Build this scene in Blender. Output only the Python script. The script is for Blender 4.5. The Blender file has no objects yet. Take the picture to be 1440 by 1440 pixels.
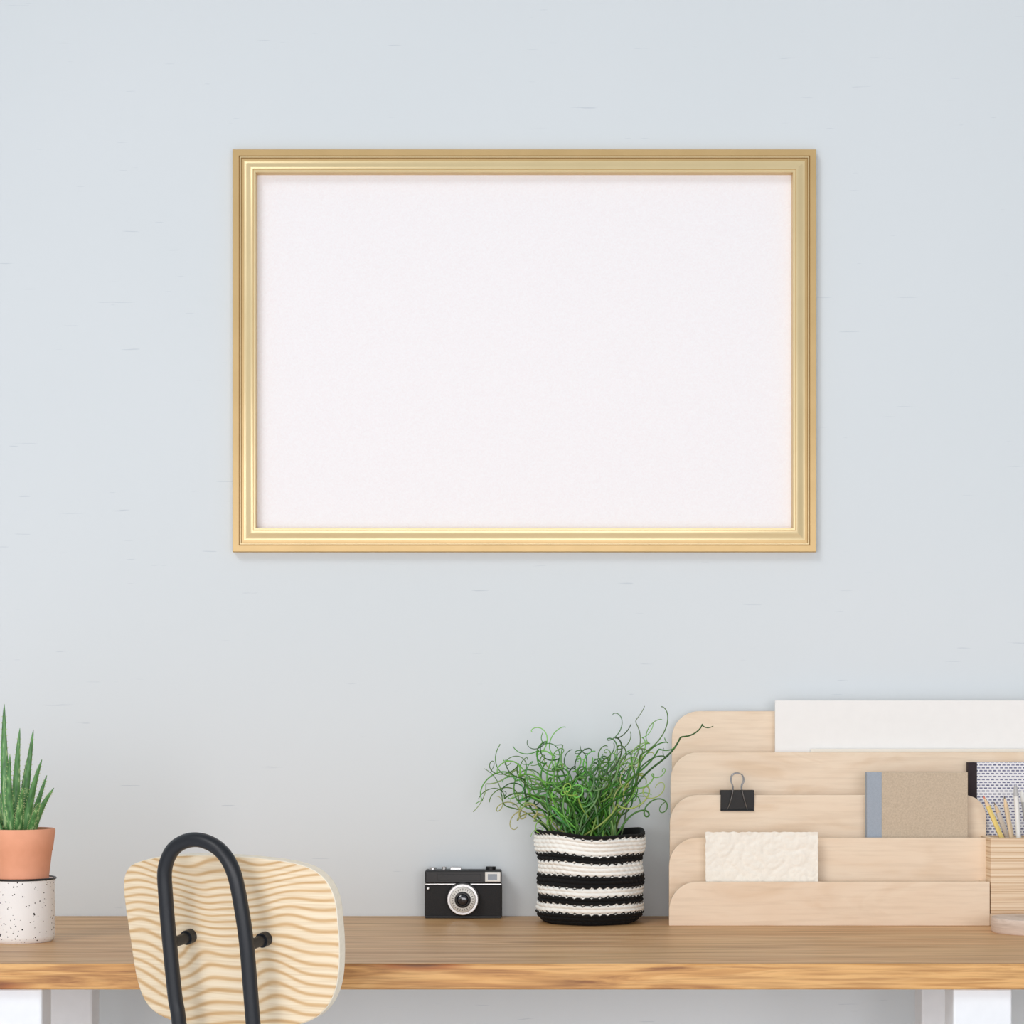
import bpy, bmesh, math, random
from mathutils import Vector, Matrix
from mathutils import noise as mn
PI=math.pi
S=bpy.context.scene; C=S.collection
CAMY=-3.0; CAMZ=1.022; F=2850.0
DT=0.74
def at(px,py,y):
    d=y-CAMY
    return Vector(((px-720)*d/F, y, CAMZ-(py-1020)*d/F))
def X(px,y): return at(px,0,y).x
def Z(py,y): return at(0,py,y).z
def s2l(c):
    return tuple(((v/255)/12.92 if v/255<=0.04045 else ((v/255+0.055)/1.055)**2.4) for v in c)
# ---------------- materials
def base(name,rough=0.5,metal=0.0,spec=0.5):
    m=bpy.data.materials.new(name); m.use_nodes=True
    nt=m.node_tree; b=nt.nodes['Principled BSDF']
    b.inputs['Roughness'].default_value=rough; b.inputs['Metallic'].default_value=metal
    b.inputs['Specular IOR Level'].default_value=spec
    return m,nt,b
def N(nt,t,**k):
    n=nt.nodes.new(t)
    for a,v in k.items(): setattr(n,a,v)
    return n
def coords(nt,scale,rot=(0,0,0),loc=(0,0,0)):
    tc=N(nt,'ShaderNodeTexCoord'); mp=N(nt,'ShaderNodeMapping')
    mp.inputs['Scale'].default_value=scale; mp.inputs['Rotation'].default_value=rot; mp.inputs['Location'].default_value=loc
    nt.links.new(tc.outputs['Object'],mp.inputs['Vector']); return mp
def ramp(nt,stops):
    r=N(nt,'ShaderNodeValToRGB'); e=r.color_ramp.elements
    while len(e)<len(stops): e.new(0.5)
    for i,(p,c) in enumerate(stops):
        e[i].position=p; e[i].color=(*s2l(c),1)
    return r
def noise(nt,vec,scale,detail=4,dist=0,rough=.5):
    n=N(nt,'ShaderNodeTexNoise'); n.inputs['Scale'].default_value=scale; n.inputs['Detail'].default_value=detail
    n.inputs['Distortion'].default_value=dist; n.inputs['Roughness'].default_value=rough
    nt.links.new(vec.outputs[0],n.inputs['Vector']); return n
def bump(nt,b,src,strength,dist=0.001):
    bp=N(nt,'ShaderNodeBump'); bp.inputs['Strength'].default_value=strength; bp.inputs['Distance'].default_value=dist
    nt.links.new(src,bp.inputs['Height']); nt.links.new(bp.outputs[0],b.inputs['Normal'])
def plain(name,c,rough=.5,metal=0,var=6,scale=60,bstr=0.05,spec=.5,bd=.001):
    m,nt,b=base(name,rough,metal,spec)
    mp=coords(nt,(1,1,1)); n=noise(nt,mp,scale)
    lo=tuple(max(0,v-var) for v in c); hi=tuple(min(255,v+var) for v in c)
    r=ramp(nt,[(.3,lo),(.7,hi)]); nt.links.new(n.outputs['Fac'],r.inputs['Fac']); nt.links.new(r.outputs[0],b.inputs['Base Color'])
    if bstr: bump(nt,b,n.outputs['Fac'],bstr,bd)
    return m
def wood(name,stops,sc,scale=1,detail=5,dist=.6,rough=.5,knots=None,fine=None,ff=.6,spec=.5):
    m,nt,b=base(name,rough,0,spec)
    mp=coords(nt,sc); n=noise(nt,mp,scale,detail,dist,.55)
    r=ramp(nt,stops); nt.links.new(n.outputs['Fac'],r.inputs['Fac']); col=r.outputs[0]
    if fine:
        mp2=coords(nt,fine); n2=noise(nt,mp2,1,3,.2)
        r2=ramp(nt,[(.35,(205,194,180)),(.55,(255,255,255))]); nt.links.new(n2.outputs['Fac'],r2.inputs['Fac'])
        mx=N(nt,'ShaderNodeMix',data_type='RGBA',blend_type='MULTIPLY'); mx.inputs['Factor'].default_value=ff
        nt.links.new(col,mx.inputs['A']); nt.links.new(r2.outputs[0],mx.inputs['B']); col=mx.outputs['Result']
    if knots:
        mp3=coords(nt,knots,loc=(0.3,0.2,.1)); v=N(nt,'ShaderNodeTexVoronoi'); v.inputs['Scale'].default_value=1
        nt.links.new(mp3.outputs[0],v.inputs['Vector'])
        r3=ramp(nt,[(.04,(120,76,42)),(.11,(196,146,100)),(.22,(255,255,255))]); nt.links.new(v.outputs['Distance'],r3.inputs['Fac'])
        mx=N(nt,'ShaderNodeMix',data_type='RGBA',blend_type='MULTIPLY'); mx.inputs['Factor'].default_value=.85
        nt.links.new(col,mx.inputs['A']); nt.links.new(r3.outputs[0],mx.inputs['B']); col=mx.outputs['Result']
    nt.links.new(col,b.inputs['Base Color']); bump(nt,b,n.outputs['Fac'],.1,.0006)
    return m
M={}
m,nt,b=base('wall_paint',.85,0,.2)
mp=coords(nt,(1,1,1)); n=noise(nt,mp,1.1,3)
r=ramp(nt,[(.3,(222,229,233)),(.7,(226,232,236))]); nt.links.new(n.outputs['Fac'],r.inputs['Fac'])
mp2=coords(nt,(13,13,260)); n2=noise(nt,mp2,1,2,.3)
r2=ramp(nt,[(.715,(255,255,255)),(.74,(214,219,226))]); nt.links.new(n2.outputs['Fac'],r2.inputs['Fac'])
mx=N(nt,'ShaderNodeMix',data_type='RGBA',blend_type='MULTIPLY'); mx.inputs['Factor'].default_value=.5
nt.links.new(r.outputs[0],mx.inputs['A']); nt.links.new(r2.outputs[0],mx.inputs['B']); nt.links.new(mx.outputs['Result'],b.inputs['Base Color'])
mp3=coords(nt,(1,1,1)); n3=noise(nt,mp3,180,4); bump(nt,b,n3.outputs['Fac'],.10,.001)
M['wall']=m
M['floor']=wood('floor_wood',[(.3,(220,220,222)),(.7,(236,236,238))],(1,9,9),2)
M['desk_top']=wood('desk_top_wood',[(.28,(170,118,68)),(.42,(210,162,110)),(.55,(226,184,134)),(.72,(194,144,92))],(1.0,17,17),1.8,8,1.1,.42,fine=(6,200,200),ff=.8,spec=.35)
M['desk_edge']=wood('desk_edge_wood',[(.25,(150,96,46)),(.42,(204,150,86)),(.56,(222,172,108)),(.72,(184,128,64))],(2.4,30,38),1.7,8,1.5,.45,knots=(3.1,1,26),fine=(9,240,300),ff=.8)
M['ply']=wood('birch_plywood',[(.3,(232,206,176)),(.45,(240,218,192)),(.6,(243,223,198)),(.75,(233,208,180))],(4,14,14),1.3,3,1.2,.5,fine=(14,220,220),ff=.16)
M['ply2']=wood('birch_plywood_pale',[(.3,(228,204,174)),(.55,(242,222,196)),(.75,(224,196,164))],(12,12,2.5),1.6,4,.8,.55)
M['white']=plain('white_paint',(234,237,241),.5,var=2)
m,nt,b=base('pine_plywood',.45)
mp=coords(nt,(4.2,4.2,5.0),loc=(.4,.1,.3)); wv=noise(nt,mp,1.0,1.4,.3)
mpb=coords(nt,(1,1,1)); sx=N(nt,'ShaderNodeSeparateXYZ'); nt.links.new(mpb.outputs[0],sx.inputs[0])
mul=N(nt,'ShaderNodeMath',operation='MULTIPLY'); mul.inputs[1].default_value=95; nt.links.new(wv.outputs['Fac'],mul.inputs[0])
mz=N(nt,'ShaderNodeMath',operation='MULTIPLY_ADD'); mz.inputs[1].default_value=560; nt.links.new(sx.outputs['Z'],mz.inputs[0]); nt.links.new(mul.outputs[0],mz.inputs[2])
sn=N(nt,'ShaderNodeMath',operation='SINE'); nt.links.new(mz.outputs[0],sn.inputs[0])
ma=N(nt,'ShaderNodeMath',operation='MULTIPLY_ADD'); ma.inputs[1].default_value=.5; ma.inputs[2].default_value=.5; nt.links.new(sn.outputs[0],ma.inputs[0])
r=ramp(nt,[(.05,(241,224,196)),(.55,(238,218,186)),(.85,(224,194,152)),(1,(212,176,130))]); nt.links.new(ma.outputs[0],r.inputs['Fac'])
mpf=coords(nt,(10,10,420)); nf=noise(nt,mpf,1,3,.2); rf=ramp(nt,[(.35,(226,214,196)),(.6,(255,255,255))]); nt.links.new(nf.outputs['Fac'],rf.inputs['Fac'])
mx=N(nt,'ShaderNodeMix',data_type='RGBA',blend_type='MULTIPLY'); mx.inputs['Factor'].default_value=.5
nt.links.new(r.outputs[0],mx.inputs['A']); nt.links.new(rf.outputs[0],mx.inputs['B']); nt.links.new(mx.outputs['Result'],b.inputs['Base Color'])
M['ash']=m
M['ash_edge']=plain('plywood_edge',(246,236,216),.5,var=5,scale=200)
M['tube']=plain('black_powder_coat',(27,30,36),.42,var=2,scale=900,bstr=.05)
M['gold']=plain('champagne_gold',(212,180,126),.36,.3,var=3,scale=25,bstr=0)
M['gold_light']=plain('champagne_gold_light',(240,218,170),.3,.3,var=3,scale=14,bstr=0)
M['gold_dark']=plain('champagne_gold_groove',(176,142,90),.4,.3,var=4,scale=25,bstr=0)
M['board']=plain('white_felt',(255,250,252),.95,var=3,scale=420,bstr=.4,spec=.1)
M['black']=plain('black_plastic',(24,24,26),.4,var=2,scale=300,bstr=.02)
M['leather']=plain('black_leatherette',(30,30,32),.65,var=5,scale=1400,bstr=.6)
M['chrome']=plain('brushed_aluminium',(205,205,205),.28,.85,var=8,scale=300,bstr=.02)
M['steel']=plain('steel_wire',(150,151,154),.28,.8,var=5)
M['glass']=plain('lens_glass',(20,24,36),.06,var=3,bstr=0,spec=1)
M['winglass']=plain('window_glass',(120,128,140),.1,var=6,bstr=0,spec=1)
M['face']=plain('lens_ring_face',(222,221,216),.4,.2,var=3)
M['terracotta']=plain('terracotta',(240,170,136),.75,var=5,scale=40,bstr=.1)
M['soil']=plain('soil',(70,52,40),.95,var=22,scale=300,bstr=.8,bd=.003)
m,nt,b=base('speckled_enamel',.25)
mp=coords(nt,(1,1,1)); v=N(nt,'ShaderNodeTexVoronoi'); v.inputs['Scale'].default_value=250; nt.links.new(mp.outputs[0],v.inputs['Vector'])
n=noise(nt,mp,170,2)
ad=N(nt,'ShaderNodeMath',operation='MULTIPLY_ADD'); ad.inputs[1].default_value=1.1; nt.links.new(n.outputs['Fac'],ad.inputs[0]); nt.links.new(v.outputs['Distance'],ad.inputs[2])
r=ramp(nt,[(.675,(26,30,38)),(.70,(250,251,252))]); nt.links.new(ad.outputs[0],r.inputs['Fac']); nt.links.new(r.outputs[0],b.inputs['Base Color'])
M['enamel']=m
def vcol(name,rough,bs=0):
    m,nt,b=base(name,rough); a=N(nt,'ShaderNodeVertexColor'); a.layer_name='Col'
    nt.links.new(a.outputs['Color'],b.inputs['Base Color'])
    if bs:
        mp=coords(nt,(1,1,1)); n=noise(nt,mp,900,3); bump(nt,b,n.outputs['Fac'],bs,.0008)
    return m
M['yarn']=vcol('crochet_yarn',.9,.3)
M['green']=vcol('rush_green',.45)
m,nt,b=base('aloe_skin',.4)
mp=coords(nt,(260,260,60)); n=noise(nt,mp,1,2)
r=ramp(nt,[(.3,(62,108,60)),(.58,(98,152,86)),(.66,(168,198,138))]); nt.links.new(n.outputs['Fac'],r.inputs['Fac']); nt.links.new(r.outputs[0],b.inputs['Base Color'])
M['aloe']=m
M['thorn']=plain('aloe_tooth',(190,205,140),.5,var=4)
M['paper']=plain('handmade_paper',(250,246,236),.9,var=3,scale=150,bstr=.3,spec=.1)
M['whitecard']=plain('white_card',(248,247,245),.7,var=1,spec=.2,bstr=0)
M['creamcard']=plain('cream_card',(240,235,224),.7,var=1,spec=.2,bstr=0)
M['kraft']=plain('kraft_card',(203,186,164),.85,var=9,scale=500,bstr=.1,spec=.1)
M['bluecloth']=plain('blue_grey_cloth',(166,176,188),.85,var=5,scale=800,bstr=.2,spec=.1)
M['pages']=plain('page_block',(240,236,226),.8,var=6,scale=500)
M['darkcloth']=plain('dark_maroon_cloth',(46,34,40),.8,var=4,scale=800)
m,nt,b=base('dash_pattern_cover',.7)
mp=coords(nt,(1,1,1),rot=(PI/2,0,0)); bk=N(nt,'ShaderNodeTexBrick'); bk.inputs['Scale'].default_value=1
bk.inputs['Brick Width'].default_value=.0066; bk.inputs['Row Height'].default_value=.0042; bk.inputs['Mortar Size'].default_value=.0011; bk.inputs['Mortar Smooth'].default_value=0
bk.inputs['Color1'].default_value=(*s2l((96,100,132)),1); bk.inputs['Color2'].default_value=(*s2l((150,152,176)),1); bk.inputs['Mortar'].default_value=(*s2l((240,240,244)),1)
nt.links.new(mp.outputs[0],bk.inputs['Vector']); nt.links.new(bk.outputs['Color'],b.inputs['Base Color'])
M['pattern']=m
m,nt,b=base('layered_plywood',.6)
mp=coords(nt,(3,3,330)); n=noise(nt,mp,1,2,.1)
r=ramp(nt,[(.35,(200,164,124)),(.5,(234,208,176)),(.65,(246,226,198))]); nt.links.new(n.outputs['Fac'],r.inputs['Fac']); nt.links.new(r.outputs[0],b.inputs['Base Color'])
M['layers']=m
M['greywood']=wood('pale_grey_wood',[(.3,(200,180,164)),(.5,(226,208,194)),(.7,(190,166,148))],(8,8,70),1.2,4,.8,.7)
def penmat(n,c): return plain(n,c,.45,var=3)

# ---------------- mesh helpers
W={}
def thing(name,loc,label,cat,group=None):
    o=bpy.data.objects.new(name,None); C.objects.link(o); o.location=loc; o.empty_display_size=.03
    o['label']=label; o['category']=cat
    if group: o['group']=group
    W[o.name]=Vector(loc); return o
def obj(name,bm,mats,parent=None,origin=None,smooth=False,bevel=0,segs=2,auto=None):
    if parent: org=W[parent.name]
    else: org=Vector(origin) if origin is not None else Vector((0,0,0))
    bmesh.ops.recalc_face_normals(bm,faces=bm.faces)
    bmesh.ops.translate(bm,verts=bm.verts,vec=-org)
    me=bpy.data.meshes.new(name); bm.to_mesh(me); bm.free()
    o=bpy.data.objects.new(name,me); C.objects.link(o)
    for mm in (mats if isinstance(mats,(list,tuple)) else [mats]): me.materials.append(mm)
    if smooth:
        for p in me.polygons: p.use_smooth=True
    if auto: me.set_sharp_from_angle(angle=math.radians(auto))
    if bevel:
        md=o.modifiers.new('bevel','BEVEL'); md.width=bevel; md.segments=segs; md.limit_method='ANGLE'; md.angle_limit=math.radians(40)
    if parent: o.parent=parent
    else: o.location=org
    W[o.name]=org
    return o
def tag(o,label,cat,group=None):
    o['label']=label; o['category']=cat
    if group: o['group']=group
    return o
def struct(o): o['kind']='structure'; return o
def NB(): return bmesh.new()
def box(bm,x0,x1,y0,y1,z0,z1,mi=0):
    v=[bm.verts.new((x,y,z)) for x in (x0,x1) for y in (y0,y1) for z in (z0,z1)]
    for f in ((0,1,3,2),(4,6,7,5),(0,4,5,1),(2,3,7,6),(0,2,6,4),(1,5,7,3)):
        bm.faces.new([v[i] for i in f]).material_index=mi
    return bm
def prism(bm,outline,y0,y1):
    a=[bm.verts.new((x,y0,z)) for x,z in outline]; b_=[bm.verts.new((x,y1,z)) for x,z in outline]
    n=len(a); bm.faces.new(a); bm.faces.new(b_[::-1])
    for i in range(n): bm.faces.new((a[i],a[(i+1)%n],b_[(i+1)%n],b_[i]))
    return bm
def rpanel(x0,x1,z0,z1,rl,rr,n=12):
    o=[(x1,z0),(x0,z0)]
    if rl: o+=[(x0+rl-rl*math.cos(t),z1-rl+rl*math.sin(t)) for t in [i*PI/2/n for i in range(n+1)]]
    else: o.append((x0,z1))
    if rr: o+=[(x1-rr+rr*math.sin(t),z1-rr+rr*math.cos(t)) for t in [i*PI/2/n for i in range(n+1)]]
    else: o.append((x1,z1))
    return o
def tube(bm,pts,rad,segs=10,cap=True,col=None,layer=None):
    pts=[Vector(p) for p in pts]; n=len(pts)
    if not isinstance(rad,(list,tuple)): rad=[rad]*n
    T=[(pts[min(i+1,n-1)]-pts[max(i-1,0)]).normalized() for i in range(n)]
    up=Vector((0,0,1)) if abs(T[0].z)<.9 else Vector((1,0,0))
    u=T[0].cross(up).normalized(); rings=[]
    for i in range(n):
        u=(u-T[i]*u.dot(T[i])).normalized(); w=T[i].cross(u)
        rings.append([bm.verts.new(pts[i]+(u*math.cos(a)+w*math.sin(a))*rad[i]) for a in [2*PI*k/segs for k in range(segs)]])
    fs=[]
    for i in range(n-1):
        for k in range(segs):
            fs.append(bm.faces.new((rings[i][k],rings[i][(k+1)%segs],rings[i+1][(k+1)%segs],rings[i+1][k])))
    if cap:
        fs.append(bm.faces.new(rings[0][::-1])); fs.append(bm.faces.new(rings[-1]))
    if layer:
        for f in fs:
            for l in f.loops: l[layer]=col
    return bm
def lathe(bm,prof,c,segs=48,axis='z'):
    rings=[]; c=Vector(c)
    for r,h in prof:
        ring=[]
        for k in range(segs):
            a=2*PI*k/segs
            p=Vector((r*math.cos(a),r*math.sin(a),h)) if axis=='z' else Vector((r*math.cos(a),-h,r*math.sin(a)))
            ring.append(bm.verts.new(c+p))
        rings.append(ring)
    for i in range(len(rings)-1):
        for k in range(segs): bm.faces.new((rings[i][k],rings[i][(k+1)%segs],rings[i+1][(k+1)%segs],rings[i+1][k]))
    bm.faces.new(rings[0][::-1]); bm.faces.new(rings[-1]); return bm
def catmull(P,per=8,closed=False):
    P=[Vector(p) for p in P]; n=len(P); out=[]
    for i in range(n if closed else n-1):
        g=(lambda j:P[j%n]) if closed else (lambda j:P[max(0,min(n-1,j))])
        p0,p1,p2,p3=g(i-1),g(i),g(i+1),g(i+2)
        for k in range(per):
            t=k/per; out.append(.5*((2*p1)+(p2-p0)*t+(2*p0-5*p1+4*p2-p3)*t*t+(3*p1-p0-3*p2+p3)*t**3))
    if not closed: out.append(P[-1])
    return out

# ---------------- setting
bm=NB(); box(bm,-3,3,0,.1,0,3); struct(obj('wall_back',bm,M['wall'],origin=(0,0,0)))
bm=NB(); box(bm,-3,3,-4.5,0,-.05,0); struct(obj('floor',bm,M['floor'],origin=(0,0,0)))
bm=NB(); box(bm,-3,3,-.014,0,0,.09); struct(obj('baseboard_back',bm,M['white'],bevel=.003))

# ---------------- framed board
fy=-.014
fx0,fx1=X(327,fy),X(1148,fy); fz1,fz0=Z(210,fy),Z(776,fy)
fb=thing('framed_board',((fx0+fx1)/2,-.001,fz0),'blank white felt pin board in a champagne gold moulded frame, hung on the wall','board')
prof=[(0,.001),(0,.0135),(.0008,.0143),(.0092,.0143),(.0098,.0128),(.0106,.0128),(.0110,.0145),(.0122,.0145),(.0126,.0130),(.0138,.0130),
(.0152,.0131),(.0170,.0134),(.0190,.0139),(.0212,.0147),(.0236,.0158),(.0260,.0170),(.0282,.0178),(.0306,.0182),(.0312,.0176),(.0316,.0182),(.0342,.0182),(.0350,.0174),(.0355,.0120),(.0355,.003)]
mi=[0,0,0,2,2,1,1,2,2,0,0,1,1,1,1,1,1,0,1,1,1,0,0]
bm=NB(); rings=[]
for ins,h in prof:
    rings.append([bm.verts.new((x,-h,z)) for x,z in ((fx0+ins,fz0+ins),(fx1-ins,fz0+ins),(fx1-ins,fz1-ins),(fx0+ins,fz1-ins))])
for i in range(len(rings)-1):
    for k in range(4):
        bm.faces.new((rings[i][k],rings[i][(k+1)%4],rings[i+1][(k+1)%4],rings[i+1][k])).material_index=mi[i]
for k in range(4): bm.faces.new((rings[-1][k],rings[-1][(k+1)%4],rings[0][(k+1)%4],rings[0][k]))
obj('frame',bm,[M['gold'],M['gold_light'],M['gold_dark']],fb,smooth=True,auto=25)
bm=NB(); box(bm,fx0+.0345,fx1-.0345,-.0045,-.0015,fz0+.0345,fz1-.0345); obj('felt_panel',bm,M['board'],fb)

# ---------------- desk
dk=thing('desk',(0,-.3,0),'long desk with oak plank top and white legs standing against the wall','desk')
bm=NB(); box(bm,-1.0,1.0,-.6,-.002,DT-.031,DT)
for f in bm.faces:
    f.normal_update()
    c=f.calc_center_median()
    f.material_index=0 if abs(c.z-DT)<1e-4 else 1
obj('tabletop',bm,[M['desk_top'],M['desk_edge']],dk,bevel=.002)
LT=DT-.031
for x0,x1,y0,y1 in ((-.640,-.560,-.585,-.535),(-.650,-.580,-.20,-.15),(.526,.596,-.585,-.535),(.566,.636,-.20,-.15)):
    bm=NB(); box(bm,x0,x1,y0,y1,0,LT); obj('leg',bm,M['white'],dk,bevel=.003)
for x in (-.605,.581):
    bm=NB(); box(bm,x-.012,x+.012,-.535,-.20,.14,.18); obj('side_rail',bm,M['white'],dk,bevel=.003)

# ---------------- chair
a=math.radians(28); t=math.radians(8); s_,c_=math.sin(a),math.cos(a)
u=Vector((c_,-s_,0)); v_=Vector((-s_*math.sin(t),-c_*math.sin(t),math.cos(t))); fw=Vector((s_,c_,0)); nn=u.cross(v_)
C0=at(328,1325,-.745)
def onplane(px,py,off=0):
    o=Vector((0,CAMY,CAMZ)); d=at(px,py,0)-o; P=C0+nn*off
    k=(P-o).dot(nn)/d.dot(nn); return o+d*k
ch=thing('desk_chair',(C0.x+.09,C0.y+.18,0),'pale plywood chair with black bent tube frame, drawn up to the desk','chair')
outl=[(192,1213),(236,1205),(300,1203),(360,1207),(413,1216),(444,1232),(462,1262),(468,1305),(470,1350),(466,1392),(452,1422),(425,1440),(370,1447),(300,1446),(240,1438),(203,1420),(184,1385),(172,1320),(163,1255),(169,1226)]
pl=catmull([onplane(*p) for p in outl],6,True)
loc=[((p-C0).dot(u),(p-C0).dot(v_)) for p in pl]
def bend(uu,vv,th): return C0+u*uu+v_*vv-nn*(th+.55*uu*uu)
bm=NB(); n=len(loc); th=.0135
def shell(th,m_):
    c=bm.verts.new(bend(0,0,th)); rs=[]
    for k in range(1,11):
        f=k/10; rs.append([bm.verts.new(bend(p[0]*f,p[1]*f,th)) for p in loc])
    for i in range(n): bm.faces.new((c,rs[0][i],rs[0][(i+1)%n])).material_index=m_
    for k in range(9):
        for i in range(n): bm.faces.new((rs[k][i],rs[k+1][i],rs[k+1][(i+1)%n],rs[k][(i+1)%n])).material_index=m_
    return rs[-1]
A=shell(0,0); B=shell(th,0)
for i in range(n): bm.faces.new((A[i],A[(i+1)%n],B[(i+1)%n],B[i])).material_index=1
obj('backrest',bm,[M['ash'],M['ash_edge']],ch,smooth=True,auto=50,bevel=.0015)
off=.036
tp=[(252,1440),(246,1400),(238,1320),(233,1260),(232,1222),(243,1195),(264,1182),(288,1183),(312,1198),(329,1228),(340,1280),(347,1330),(352,1390),(356,1440)]
TP=[onplane(px,py,off) for px,py in tp]
L,R=TP[0],TP[-1]
def down(P,side):
    k=(P.z-.47)/v_.z; q=P-v_*k
    q2=q-v_*.05+u*side*.012
    foot=Vector((q.x,q.y,.006))+u*side*.06-fw*.07
    return [P-v_*k*.5,q,q2,q2.lerp(foot,.5),foot],q
dl,ql=down(L,-1); dr,qr=down(R,1)
path=catmull(dl[::-1]+TP+dr,8)
bm=NB(); tube(bm,path,.0082,16); obj('frame',bm,M['tube'],ch,smooth=True,auto=50)
for px,py in ((240,1327),(347,1331)):
    p=onplane(px,py,off); uu,vv=(p-C0).dot(u),(p-C0).dot(v_)
    q=bend(uu,vv,0)
    bm=NB(); tube(bm,[p,q.lerp(p,.25)],.0060,16); tube(bm,[q.lerp(p,.26),q],.0082,16)
    obj('bolt',bm,M['tube'],ch,smooth=True,auto=50)
mid=(ql+qr)/2
sc=Vector((mid.x,mid.y,0))+fw*.20
bm=NB(); so=[]
for k in range(64):
    an=2*PI*k/64; e=.42
    so.append((.185*math.copysign(abs(math.cos(an))**e,math.cos(an)),.185*math.copysign(abs(math.sin(an))**e,math.sin(an))))
ta=[bm.verts.new(sc+u*p+fw*q+Vector((0,0,.450))) for p,q in so]; tb=[bm.verts.new(sc+u*p+fw*q+Vector((0,0,.438))) for p,q in so]
bm.faces.new(ta); bm.faces.new(tb[::-1])
for i in range(64): bm.faces.new((ta[i],tb[i],tb[(i+1)%64],ta[(i+1)%64]))
obj('seat',bm,M['ash_edge'],ch,smooth=True,auto=40,bevel=.002)
for q,sd in ((ql,-1),(qr,1)):
    p0=Vector((q.x,q.y,.4295)); p1=p0+fw*.05+u*sd*.05; p2=p0+fw*.30+u*sd*.09; p3=p2+fw*.03+Vector((0,0,-.03)); p4=p2+fw*.05+u*sd*.02; p4.z=.006
    bm=NB(); tube(bm,catmull([p0,p1,p2,p3,p3.lerp(p4,.5),p4],8),.0082,14); obj('front_leg',bm,M['tube'],ch,smooth=True,auto=50)

# ---------------- mug + aloe
mx_,my_=X(31,-.347),-.347
R0=.0425
bm=NB(); lathe(bm,[(R0-.004,DT),(R0-.001,DT+.003),(R0,DT+.008),(R0,DT+.0795),(R0+.0008,DT+.0815),(R0-.0005,DT+.0825),(R0-.002,DT+.081),(R0-.0025,DT+.006),(R0-.006,DT+.004)],(mx_,my_,0),64)
mug=thing('enamel_mug',(mx_,my_,DT),'white enamel mug with black speckles, used as stand under the terracotta pot','mug')
obj('mug_body',bm,M['enamel'],mug,smooth=True,auto=45)
bm=NB(); ring=[(mx_+(R0+.0003)*math.cos(k*2*PI/64),my_+(R0+.0003)*math.sin(k*2*PI/64),DT+.0820) for k in range(65)]
tube(bm,ring,.0015,8,cap=False); obj('rim',bm,M['black'],mug,smooth=True)
zb=DT+.0045
al=thing('potted_aloe',(mx_,my_,zb),'spiky green aloe in a smooth terracotta pot, set in the speckled mug','potted plant')
bm=NB(); lathe(bm,[(.025,zb),(.027,zb+.002),(.0347,.825),(.0385,.8575),(.0395,.859),(.0428,.8845),(.0422,.887),(.0400,.887),(.0392,.884),(.0382,.872),(.02,.872)],(mx_,my_,0),64)
obj('pot',bm,M['terracotta'],al,smooth=True,auto=40)
bm=NB(); lathe(bm,[(.0378,.8725),(.038,.880),(.02,.883),(.004,.884)],(mx_,my_,0),32); obj('soil',bm,M['soil'],al,smooth=True)
random.seed(5)
bm=NB(); bt=NB()
leaves=[((14,1168),(4,1090),(6,990),0,15),((24,1168),(20,1110),(28,1024),-.012,14),((30,1168),(36,1105),(47,1026),.01,13),((36,1168),(40,1120),(59,1068),-.015,13),
((44,1168),(52,1140),(76,1108),-.01,11),((34,1168),(30,1120),(40,1062),.02,13),((8,1168),(-10,1100),(-20,1010),.01,15),((2,1168),(-22,1120),(-50,1060),-.01,14),((40,1168),(50,1135),(66,1090),.015,10),((18,1168),(10,1130),(14,1060),-.022,13),((26,1168),(26,1140),(34,1102),-.026,12),((-4,1168),(-30,1140),(-60,1110),0,12),((42,1168),(46,1150),(56,1128),-.022,10)]
for b0,b1,b2,dy,w in leaves:
    y0=my_+dy*.5; ps=[at(b0[0],b0[1]+8,y0),at(b1[0],b1[1],my_+dy),at(b2[0],b2[1],my_+dy*1.6)]
    n=22; pts=[ps[0]*(1-k)**2+ps[1]*2*k*(1-k)+ps[2]*k*k for k in [i/n for i in range(n+1)]]
    wd=[w/1074/2*((1-k)**.62)*(1.0+.1*math.sin(k*PI))+.0003 for k in [i/n for i in range(n+1)]]
    rings=[]
    sd=Vector((1,random.uniform(-.5,.5),0)).normalized()
    for i,p in enumerate(pts):
        T=(pts[min(i+1,n)]-pts[max(i-1,0)]).normalized(); q=(sd-T*sd.dot(T)).normalized(); w2=T.cross(q)
        rr=[]
        for k in range(10):
            an=2*PI*k/10; yy=math.sin(an)*.42
            if yy<0: yy*=.3
            rr.append(bm.verts.new(p+q*math.cos(an)*wd[i]-w2*yy*wd[i]))
        rings.append(rr)
        if 0<i<n-1:
            for sg in (-1,1):
                e=p+q*sg*wd[i]*.95; tip=e+q*sg*.0016+T*.001
                tube(bt,[e,tip],[.0006,.0001],4)
    for i in range(n):
        for k in range(10): bm.faces.new((rings[i][k],rings[i][(k+1)%10],rings[i+1][(k+1)%10],rings[i+1][k]))
    bm.faces.new(rings[0][::-1]); bm.faces.new(rings[-1])
fo=obj('leaves',bm,M['aloe'],al,smooth=True); obj('leaf_teeth',bt,M['thorn'],al)

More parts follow.
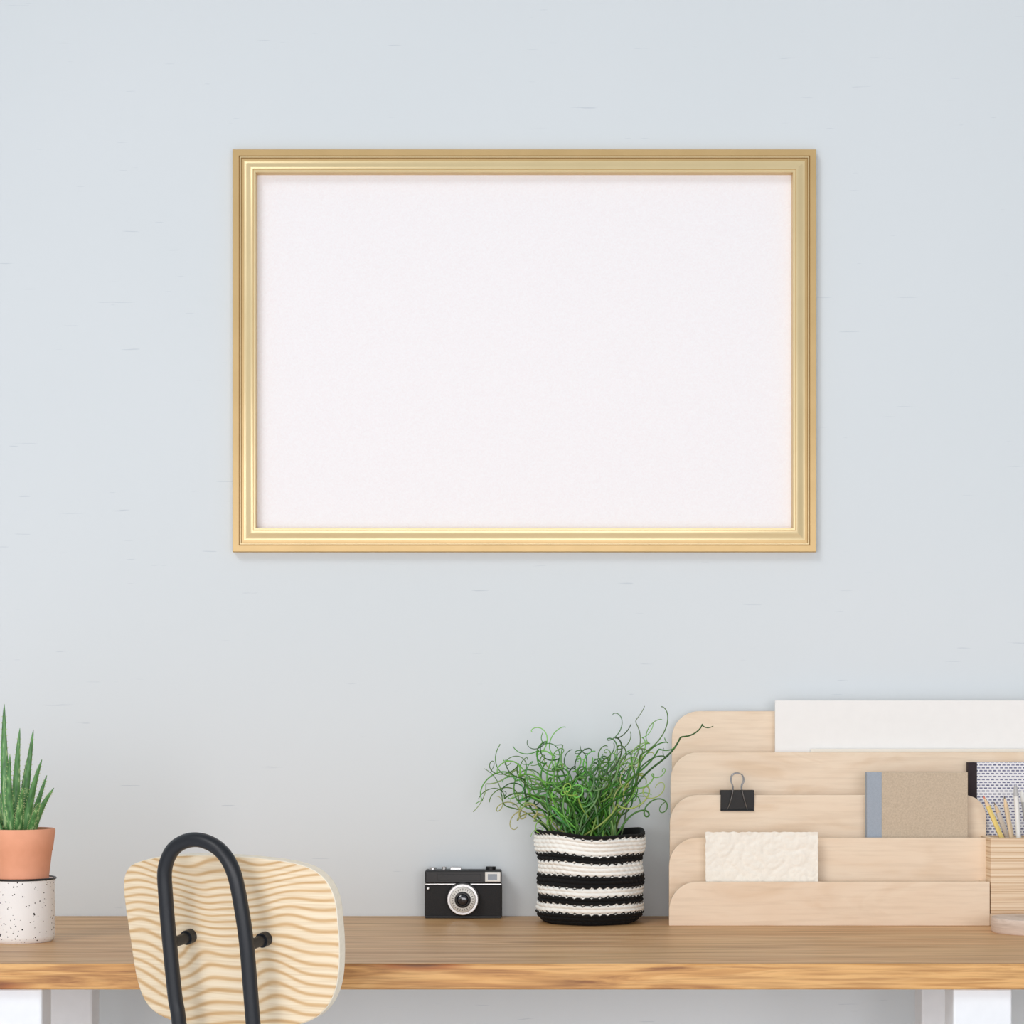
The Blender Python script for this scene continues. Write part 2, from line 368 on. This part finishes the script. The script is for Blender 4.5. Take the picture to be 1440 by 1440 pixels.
# ---------------- vintage camera
yF=-.040; yB=-.007
cx0,cx1=X(597,yF),X(706,yF)
cam=thing('film_camera',((cx0+cx1)/2,-.024,DT),'small vintage black film camera with round silver ringed lens','camera')
zt=Z(1224,yF)
bm=NB(); box(bm,cx0,cx1,yF,yB,DT,Z(1243,yF)); obj('body',bm,M['leather'],cam,bevel=.003,segs=3)
bm=NB(); box(bm,cx0+.0005,cx1-.0005,yF-.001,yB+.0005,Z(1243,yF),zt); obj('top_plate',bm,M['black'],cam,bevel=.0025,segs=3)
bm=NB(); box(bm,cx0+.001,cx1-.001,yF-.0018,yF,Z(1244,yF),Z(1242.6,yF)); obj('trim_line',bm,M['chrome'],cam)
bm=NB(); box(bm,cx0+.001,cx1-.001,yF-.0012,yB,DT,DT+.004); obj('base_plate',bm,M['black'],cam,bevel=.001)
fr=NB(); box(fr,X(682,yF),X(704,yF),yF-.003,yF-.001,Z(1240,yF),Z(1226,yF)); vf=obj('viewfinder',fr,M['face'],cam,bevel=.0008)
bm=NB(); box(bm,X(686,yF),X(699,yF),yF-.0034,yF-.003,Z(1237,yF),Z(1229,yF)); obj('window_pane',bm,M['winglass'],vf)
bm=NB(); box(bm,X(615,yF),X(676,yF),yF-.0016,yF-.001,Z(1238,yF),Z(1229,yF)); obj('name_strip',bm,M['black'],cam,bevel=.0003)
bm=NB(); lathe(bm,[(.0055,0),(.0055,.003),(.005,.0035)],(X(608,yF),-.022,zt),24); obj('rewind_knob',bm,M['chrome'],cam,smooth=True,auto=40)
bm=NB(); lathe(bm,[(.0035,0),(.0035,.004),(.003,.0045)],(X(624,yF),-.024,zt),20); obj('shutter_button',bm,M['chrome'],cam,smooth=True,auto=40)
bm=NB(); box(bm,X(633,yF),X(648,yF),-.031,-.016,zt,zt+.004); obj('accessory_shoe',bm,M['chrome'],cam,bevel=.0005)
bm=NB(); lathe(bm,[(.0075,0),(.0075,.004),(.007,.0045)],(X(690,yF),-.022,zt),28); obj('advance_dial',bm,M['black'],cam,smooth=True,auto=40)
lc=Vector((X(651,yF),yF,Z(1264,yF)))
bm=NB(); lathe(bm,[(.0245,0),(.0245,.004),(.0238,.005)],lc,64,'y'); ln=obj('lens',bm,M['black'],cam,smooth=True,auto=40)
bm=NB(); lathe(bm,[(.0228,.0045),(.0228,.013),(.0220,.014),(.0190,.014),(.0185,.0135)],lc,64,'y'); obj('outer_ring',bm,M['chrome'],ln,smooth=True,auto=40)
bm=NB(); lathe(bm,[(.0184,.0137),(.0184,.0160),(.0178,.0165),(.0120,.0165),(.0115,.016)],lc,64,'y'); obj('scale_ring',bm,M['face'],ln,smooth=True,auto=40)
bm=NB()
for k in range(26):
    an=2*PI*k/26+.1; w=.0011 if k%3 else .0016
    p=lc+Vector((math.cos(an)*.0148,-.0166,math.sin(an)*.0148)); d=Vector((math.cos(an),0,math.sin(an)))
    tube(bm,[p-d*w,p+d*w],.00035,4)
obj('scale_marks',bm,M['black'],ln)
bm=NB(); lathe(bm,[(.0114,.0158),(.0114,.0185),(.0108,.019),(.0086,.019),(.0080,.017)],lc,48,'y'); obj('inner_ring',bm,M['black'],ln,smooth=True,auto=40)
bm=NB(); lathe(bm,[(.0084,.0172),(.0072,.0183),(.0045,.0192),(.0012,.0195)],lc,40,'y'); obj('glass',bm,M['glass'],ln,smooth=True)
bm=NB(); lathe(bm,[(.002,.0),(.002,.003),(.0014,.0035)],(X(602,yF),yF,Z(1249,yF)),16,'y'); obj('self_timer_stud',bm,M['chrome'],cam,smooth=True,auto=40)

# ---------------- crochet basket with curly rush
by=-.0865; bx_=X(829,by)
bp=thing('potted_rush',(bx_,by,DT),'curly green rush plant in black and white striped crochet basket','potted plant')
seq='BWWWWBBWWWBBBWWBBWWBBB'[::-1]; nr=len(seq); H=.130
blk=s2l((28,30,36)); wht=s2l((255,255,253))
bm=NB(); lay=bm.loops.layers.color.new('Col')
ns=40; SG=ns*10; RV=nr*8
def brad(v,th):
    r=.0752-.013*(1-min(1,v/.14))**2.2-.0015*math.sin(v*PI)
    if v>.72: r+=.0034*(v-.72)/.28
    r+=.0018*math.sin(3*th+1)*v+.0012*math.sin(7*th+v*5)
    r+=.0020*math.sin(v*17+2*th)*(.4+.6*v)
    return r
def fold(th): return .0030*math.sin(2*th+.6)+.0012*math.sin(5*th)
rings=[];cols=[]
for i in range(RV+1):
    v=i/RV; rr=[];cc=[]
    row=v*nr; ri=min(nr-1,int(row)); fr_=row-ri
    for k in range(SG):
        th=2*PI*k/SG
        ph=(k/10+ (.5 if ri%2 else 0))%1
        zz=abs(ph-.5)*2
        cell=abs(math.sin(PI*fr_))**.6
        st=abs(math.sin(PI*(ph+ .35*(fr_-.5))))**.6
        r=brad(v,th)+.0029*cell*(.4+.6*st)
        z=DT+v*H+fold(th)*v**1.3
        rr.append(bm.verts.new((bx_+r*math.cos(th),by+r*math.sin(th),z)))
        ii=int(max(0,min(nr-1,row+ .6*(zz-.5)+.12*math.sin(4*th+v*9)))); cc.append(seq[ii])
    rings.append(rr); cols.append(cc)
for i in range(RV):
    for k in range(SG):
        k2=(k+1)%SG; f=bm.faces.new((rings[i][k],rings[i][k2],rings[i+1][k2],rings[i+1][k]))
        for l,ch_ in zip(f.loops,(cols[i][k],cols[i][k2],cols[i+1][k2],cols[i+1][k])):
            l[lay]=(*(blk if ch_=='B' else wht),1)
inn=[]
for vv in (1.0,.9,.6):
    inn.append([bm.verts.new((bx_+(brad(vv,2*PI*k/SG)-.004)*math.cos(2*PI*k/SG),by+(brad(vv,2*PI*k/SG)-.004)*math.sin(2*PI*k/SG),DT+vv*H-.001+fold(2*PI*k/SG)*vv**1.3)) for k in range(SG)])
fs=[]
prev=rings[-1]
for q in inn:
    for k in range(SG): fs.append(bm.faces.new((prev[k],prev[(k+1)%SG],q[(k+1)%SG],q[k])))
    prev=q
fs.append(bm.faces.new(rings[0][::-1]))
for f in fs:
    for l in f.loops: l[lay]=(*blk,1)
obj('basket',bm,M['yarn'],bp,smooth=True)
bm=NB(); lathe(bm,[(.068,DT+.09),(.068,DT+.108),(.05,DT+.113),(.01,DT+.115)],(bx_,by,0),40); obj('soil',bm,M['soil'],bp,smooth=True)
random.seed(23)
bm=NB(); lay=bm.loops.layers.color.new('Col')
greens=[(150,194,124),(172,212,144),(188,220,160),(138,184,112),(204,228,172),(168,206,156),(116,164,98)]
def strand(b0,c1,tip,curl,freq,rad,g):
    n=84; pts=[]; ph=random.uniform(0,6.28); rd=[]; hd=random.choice((-1,1))
    for i in range(n+1):
        k=i/n; p=b0*(1-k)**2+c1*2*k*(1-k)+tip*k*k
        am=curl*min(1,k*1.7)*(1-.25*k)
        an=ph+hd*freq*k*2*PI*(.5+.9*k)
        p=p+Vector((math.cos(an)*am,math.sin(an)*am*.5,math.sin(an+.3)*am))
        if p.y>-.006: p.y=-.006-(p.y+.006)*.3
        pts.append(p); rd.append(rad*(1-.6*k**2))
    cc=tuple(v*random.uniform(.85,1.12) for v in s2l(g))
    tube(bm,pts,rd,5,True,(*cc,1),lay)
tips=[((668,1137),(715,1020)),((695,1048),(735,1150)),((702,1120),(720,1080)),((732,1070),(760,1120)),((756,1022),(770,1100)),((745,1045),(790,1050)),((790,1022),(750,1080)),((772,1048),(800,1110)),
((800,1060),(800,1110)),((825,1045),(812,1100)),((840,1065),(830,1110)),((870,1003),(850,1090)),((880,1035),(860,1100)),((903,990),(890,1080)),((925,1012),(880,1090)),((940,1030),(900,1090)),((938,995),(915,1060)),((1000,1020),(960,1015)),
((936,1085),(905,1090)),((930,1110),(905,1110)),((715,1095),(735,1130)),((725,1130),(750,1090)),((700,1080),(745,1060)),((895,1050),(870,1090)),((912,1060),(890,1110)),((740,1135),(760,1100)),((948,1052),(920,1040)),((680,1120),(730,1095)),((858,1050),(845,1100)),((712,1062),(740,1110)),((742,1090),(760,1120))]
for (tx,ty),(c1x,c1y) in tips:
    for q in range(2):
        if tx>930 and q: continue
        y1=by+random.uniform(-.05,.04)
        if tx>915: y1=random.uniform(-.170,-.162)
        an=random.uniform(0,6.28); rr=.048*math.sqrt(random.random())
        b0=Vector((bx_+rr*math.cos(an)+(tx-829)/900*.06,by+rr*.8*math.sin(an),DT+.112))
        j=(0,0) if q==0 else (random.uniform(-26,20),random.uniform(0,45))
        cu=random.uniform(.004,.006) if tx>940 else random.uniform(.006,.013)
        strand(b0,at(c1x+j[0]*.5,c1y+j[1]*.5,y1),at(tx+j[0],ty+j[1],y1),cu,random.uniform(1.1,2.5),random.uniform(.0012,.0017),random.choice(greens))
for i in range(56):
    tx=random.uniform(712,912); ty=random.uniform(1045,1140)
    y1=by+random.uniform(-.055,.045); an=random.uniform(0,6.28); rr=.052*math.sqrt(random.random())
    b0=Vector((bx_+rr*math.cos(an),by+rr*.8*math.sin(an),DT+.112))
    mx=X((tx+829)/2+random.uniform(-40,40),y1)
    strand(b0,Vector((mx,y1,Z(1090,y1))),at(tx,ty,y1),random.uniform(.006,.014),random.uniform(.9,2.4),random.uniform(.0013,.0019),random.choice(greens[:6]))
obj('stems',bm,M['green'],bp,smooth=True)

# ---------------- desk organizer
PY=[-.150,-.1185,-.087,-.0555,-.024]; TH=.006
rows=[1240,1178,1118,1058,1000]; lx=[941,941,942,943,945]; rx=[1392,1389,1387,1560,1560]
BT=DT+.017
og=thing('desk_organizer',(.48,-.085,DT),'tiered birch plywood desk organizer with rounded stepped dividers, full of stationery','organizer')
bm=NB(); box(bm,X(945,-.016),.86,PY[0]+TH,-.016,DT,BT); obj('base',bm,M['ply'],og,bevel=.001)
for i,y in enumerate(PY):
    x0,x1=X(lx[i],y),X(rx[i],y); z1=Z(rows[i],y); z0=DT if i==0 else BT
    bm=NB(); prism(bm,rpanel(x0,x1,z0,z1,.040,(0,0,.032,.04,.04)[i]),y,y+TH)
    obj('divider',bm,M['ply'],og,bevel=.0008)
xr=X(1389,PY[0]); bm=NB()
zs=[Z(1240,PY[0]),Z(1180,PY[1])]
box(bm,xr-.005,xr,PY[0]+TH,PY[1],BT,zs[0]); box(bm,xr-.005,xr,PY[1]+TH,PY[2],BT,zs[1]-.002)
obj('side_panel',bm,M['ply2'],og,bevel=.0006)
bm=NB(); box(bm,X(1392,PY[0]),.86,PY[0]+.002,PY[0]+TH,DT,BT); obj('base_lip',bm,M['ply2'],og,bevel=.001)

# pen box
px0=xr+.0045; pz1=Z(1178,-.145); pxs=px0+.095; py0,py1=-.149,-.080
pb=thing('pen_box',((px0+pxs)/2,(py0+py1)/2,BT),'square pencil box of layered plywood at the right end of the organizer','pencil box')
for nm,(x0,x1,y0,y1,z0,z1) in (('front_wall',(px0,pxs,py0,py0+.006,BT,pz1)),('back_wall',(px0,pxs,py1-.006,py1,BT,pz1)),('side_wall',(px0,px0+.006,py0+.006,py1-.006,BT,pz1)),('side_wall',(pxs-.006,pxs,py0+.006,py1-.006,BT,pz1)),('bottom',(px0+.006,pxs-.006,py0+.006,py1-.006,BT,BT+.005))):
    bm=NB(); box(bm,x0,x1,y0,y1,z0,z1); obj(nm,bm,M['layers'],pb,bevel=.0006)
pens=[((1450,1268),(1383,1119),-.132,-.118,(240,214,130),(228,120,90),'yellow pencil with red tip, leaning furthest left in the box','p'),
((1440,1268),(1412,1119),-.118,-.115,(226,204,172),(90,84,80),'natural wood pencil, second from the left in the box','p'),
((1452,1268),(1398,1128),-.100,-.097,(230,218,204),(110,100,96),'beige pencil behind the yellow one in the box','p'),
((1438,1268),(1428,1104),-.128,-.130,(238,238,234),(190,190,190),'white pen standing almost upright in the box','n'),
((1460,1268),(1437,1112),-.108,-.106,(190,192,190),(240,240,236),'grey pen at the right edge of the picture','n')]
for i,(p0,p1,y0,y1,c1,c2,lb,kd) in enumerate(pens):
    P0=at(p0[0],p0[1],y0); P0.z=BT+.009; P1=at(p1[0],p1[1],y1); D=(P1-P0).normalized(); Ln=(P1-P0).length
    nm='pencil' if kd=='p' else 'pen'
    pn=thing(nm,P0,lb,nm,'pencils and pens in the plywood box')
    bm=NB(); tube(bm,[P0,P0+D*(Ln-.016)],.0035,6 if kd=='p' else 16); obj('barrel',bm,penmat('barrel_paint_%d'%i,c1),pn,smooth=(kd=='n'),auto=40 if kd=='n' else None)
    bm=NB(); 
    if kd=='p':
        tube(bm,[P0+D*(Ln-.016),P0+D*(Ln-.004)],[.0034,.0013],12); obj('sharpened_tip',bm,penmat('tip_wood_%d'%i,(236,208,170)),pn,smooth=True,auto=40)
        bm=NB(); tube(bm,[P0+D*(Ln-.004),P1],[.0013,.0003],8); obj('lead',bm,penmat('lead_%d'%i,c2),pn)
    else:
        tube(bm,[P0+D*(Ln-.016),P0+D*(Ln-.004),P1],[.0036,.0028,.0012],16); obj('cap',bm,penmat('cap_%d'%i,c2),pn,smooth=True,auto=40)

# wooden disc
dy=-.235; dx=X(1395,dy)+.056
bm=NB(); lathe(bm,[(.0545,DT),(.056,DT+.002),(.056,DT+.0185),(.0548,DT+.020),(.03,DT+.0202)],(dx,dy,0),64)
tag(obj('wooden_disc',bm,M['greywood'],origin=(dx,dy,DT),smooth=True,auto=40),'round pale wooden slice lying on the desk in front of the pencil box','coaster')

# handmade paper in front slot
y=-.1375; x0,x1=X(992,y),X(1150,y); z0,z1=BT,Z(1170,y)
bm=NB(); nx,nz=110,84; G=[]
for side in (0,1):
    g=[]
    for i in range(nx+1):
        col=[]
        for j in range(nz+1):
            uu,vv=i/nx,j/nz; xx=x0+(x1-x0)*uu; zz=z0+(z1-z0)*vv
            ex=.0012*mn.noise(Vector((vv*14,0,3)))*(1 if i in(0,nx) else 0); ez=.0012*mn.noise(Vector((uu*22,7,1)))*(1 if j==nz else 0)
            q=mn.noise(Vector((xx*45,zz*45,1))); q2=mn.noise(Vector((xx*110,zz*110,5)))
            h=.0038*min(abs(q),.3)+.0022*min(abs(q2),.25)
            col.append(bm.verts.new((xx+ex,y+(0 if side else -.0012)-h,zz+ez)))
        g.append(col)
    G.append(g)
    for i in range(nx):
        for j in range(nz): bm.faces.new((g[i][j],g[i+1][j],g[i+1][j+1],g[i][j+1]))
a_,b_=G
for i in range(nx):
    for j in (0,nz): bm.faces.new((a_[i][j],a_[i+1][j],b_[i+1][j],b_[i][j]))
for j in range(nz):
    for i in (0,nx): bm.faces.new((a_[i][j],a_[i][j+1],b_[i][j+1],b_[i][j]))
tag(obj('handmade_paper',bm,M['paper'],origin=((x0+x1)/2,y,z0),smooth=True,auto=60),'crinkled off white handmade paper standing in the front slot of the organizer','paper')

# notebooks
def notebook(name,px0,px1,py1,y,th,cov,spn,spx,label):
    x0,x1=X(px0,y),X(px1,y); z1=Z(py1,y)
    nb=thing(name,((x0+x1)/2,y+th/2,BT),label,'notebook')
    xs=X(spx,y)
    bm=NB(); box(bm,xs-.001,x1,y,y+.0014,BT,z1); box(bm,xs-.001,x1,y+th-.0014,y+th,BT,z1); obj('cover',bm,cov,nb,bevel=.0005)
    bm=NB(); box(bm,x0,xs,y-.0003,y+.0016,BT,z1); box(bm,x0,x0+.0016,y+.0016,y+th-.0016,BT,z1); box(bm,x0,xs,y+th-.0016,y+th+.0003,BT,z1); obj('spine',bm,spn,nb,bevel=.0005)
    bm=NB(); box(bm,x0+.002,x1-.0025,y+.0018,y+th-.0018,BT+.002,z1-.0025); obj('pages',bm,M['pages'],nb)
notebook('notebook',1219,1361,1086,-.1075,.013,M['kraft'],M['bluecloth'],1240,'kraft brown notebook with blue grey cloth spine standing in the organizer')
notebook('notebook',1362,1500,1072,-.0755,.014,M['pattern'],M['darkcloth'],1374,'notebook with small dash pattern cover and dark spine in the organizer')
y=-.040; bm=NB(); box(bm,X(1090,y),X(1545,y),y,y+.004,BT,Z(985,y)); tag(obj('white_board_sheet',bm,M['whitecard'],origin=(.6,y,BT),bevel=.0006),'large white board rising highest from the rear slot of the organizer','card')
y=-.0465; bm=NB(); box(bm,X(1140,y),X(1540,y),y,y+.002,BT,Z(1053,y)); tag(obj('cream_card',bm,M['creamcard'],origin=(.6,y,BT),bevel=.0004),'thin cream card just showing its top edge before the tall white board','card')

# binder clip on third divider
yp=PY[2]; ze=Z(1118,yp); cl=thing('binder_clip',(X(1036,yp),yp+TH/2,ze),'black binder clip with wire handles gripping the third organizer divider','clip')
x0,x1=X(1013,yp),X(1060,yp); zt_=Z(1112,yp); zl=Z(1140,yp)
bm=NB(); yc=yp+TH/2
pts=[(yp-.0012,zl),(yc-.0085,zt_),(yc-.0075,zt_+.001),(yc+.0075,zt_+.001),(yc+.0085,zt_),(yp+TH+.0012,zl),(yp+TH+.0002,zl),(yc+.0070,zt_),(yc-.0070,zt_),(yp-.0002,zl)]
va=[bm.verts.new((x0,q[0],q[1])) for q in pts]; vb=[bm.verts.new((x1,q[0],q[1])) for q in pts]; nn_=len(pts)
for i in range(nn_): bm.faces.new((va[i],va[(i+1)%nn_],vb[(i+1)%nn_],vb[i]))
bm.faces.new(va[::-1]); bm.faces.new(vb)
obj('clip_body',bm,M['black'],cl)
bm=NB(); tube(bm,[(x0,yp-.0018,zl+.0008),(x1,yp-.0018,zl+.0008)],.0016,10); tube(bm,[(x0,yp+TH+.0018,zl+.0008),(x1,yp+TH+.0018,zl+.0008)],.0016,10); obj('jaw_roll',bm,M['black'],cl,smooth=True,auto=50)
for sg,dx_ in ((-1,0),(1,.002)):
    yb=yc+sg*.0050; yt=yc+sg*.0155
    def q(px,py,f): p=at(px,py,yp); return (p.x+dx_,yb+(yt-yb)*f,p.z)
    bm=NB(); tube(bm,catmull([q(1022,1139,0),q(1026,1128,.45),q(1030,1108,.85),q(1027,1098,.93),q(1029,1090,1),q(1036,1087,1),q(1043,1090,1),q(1045,1098,.93),q(1042,1108,.85),q(1047,1128,.45),q(1051,1139,0)],5),.0007,8)
    obj('wire_handle',bm,M['steel'],cl,smooth=True)

# ---------------- light & camera
w=bpy.data.worlds.new('world'); S.world=w; w.use_nodes=True
bg=w.node_tree.nodes['Background']; bg.inputs[0].default_value=(.93,.975,1.0,1); bg.inputs[1].default_value=.36
l=bpy.data.lights.new('sun','SUN'); l.energy=.75; l.angle=math.radians(20); l.color=(1,.99,.975)
o=bpy.data.objects.new('sun',l); C.objects.link(o); o.rotation_euler=Vector((.55,.75,-.7)).to_track_quat('-Z','Y').to_euler(); o.location=(-2,-3,3)
for nm,z,sy,en,cl_ in (('fill_light',1.15,.8,54,(1,.975,1)),('low_fill_light',.42,.5,13,(.97,.985,1))):  # added unseen fill lamps: one for the lower wall, one for under the desk
    l=bpy.data.lights.new(nm,'AREA'); l.shape='RECTANGLE'; l.size=4.2; l.size_y=sy; l.energy=en; l.color=cl_
    o=bpy.data.objects.new(nm,l); C.objects.link(o); o.location=(-.4,-3.7,z); o.rotation_euler=Vector((.05,1,-.03)).to_track_quat('-Z','Y').to_euler()
cd=bpy.data.cameras.new('camera'); co=bpy.data.objects.new('camera',cd); C.objects.link(co)
co.location=(0,CAMY,CAMZ); co.rotation_euler=(PI/2,0,0); cd.sensor_width=36; cd.clip_start=.05
cd.lens=F/1440*36; cd.shift_y=300/1440
S.camera=co
S.view_settings.view_transform='Standard'; S.view_settings.look='None'
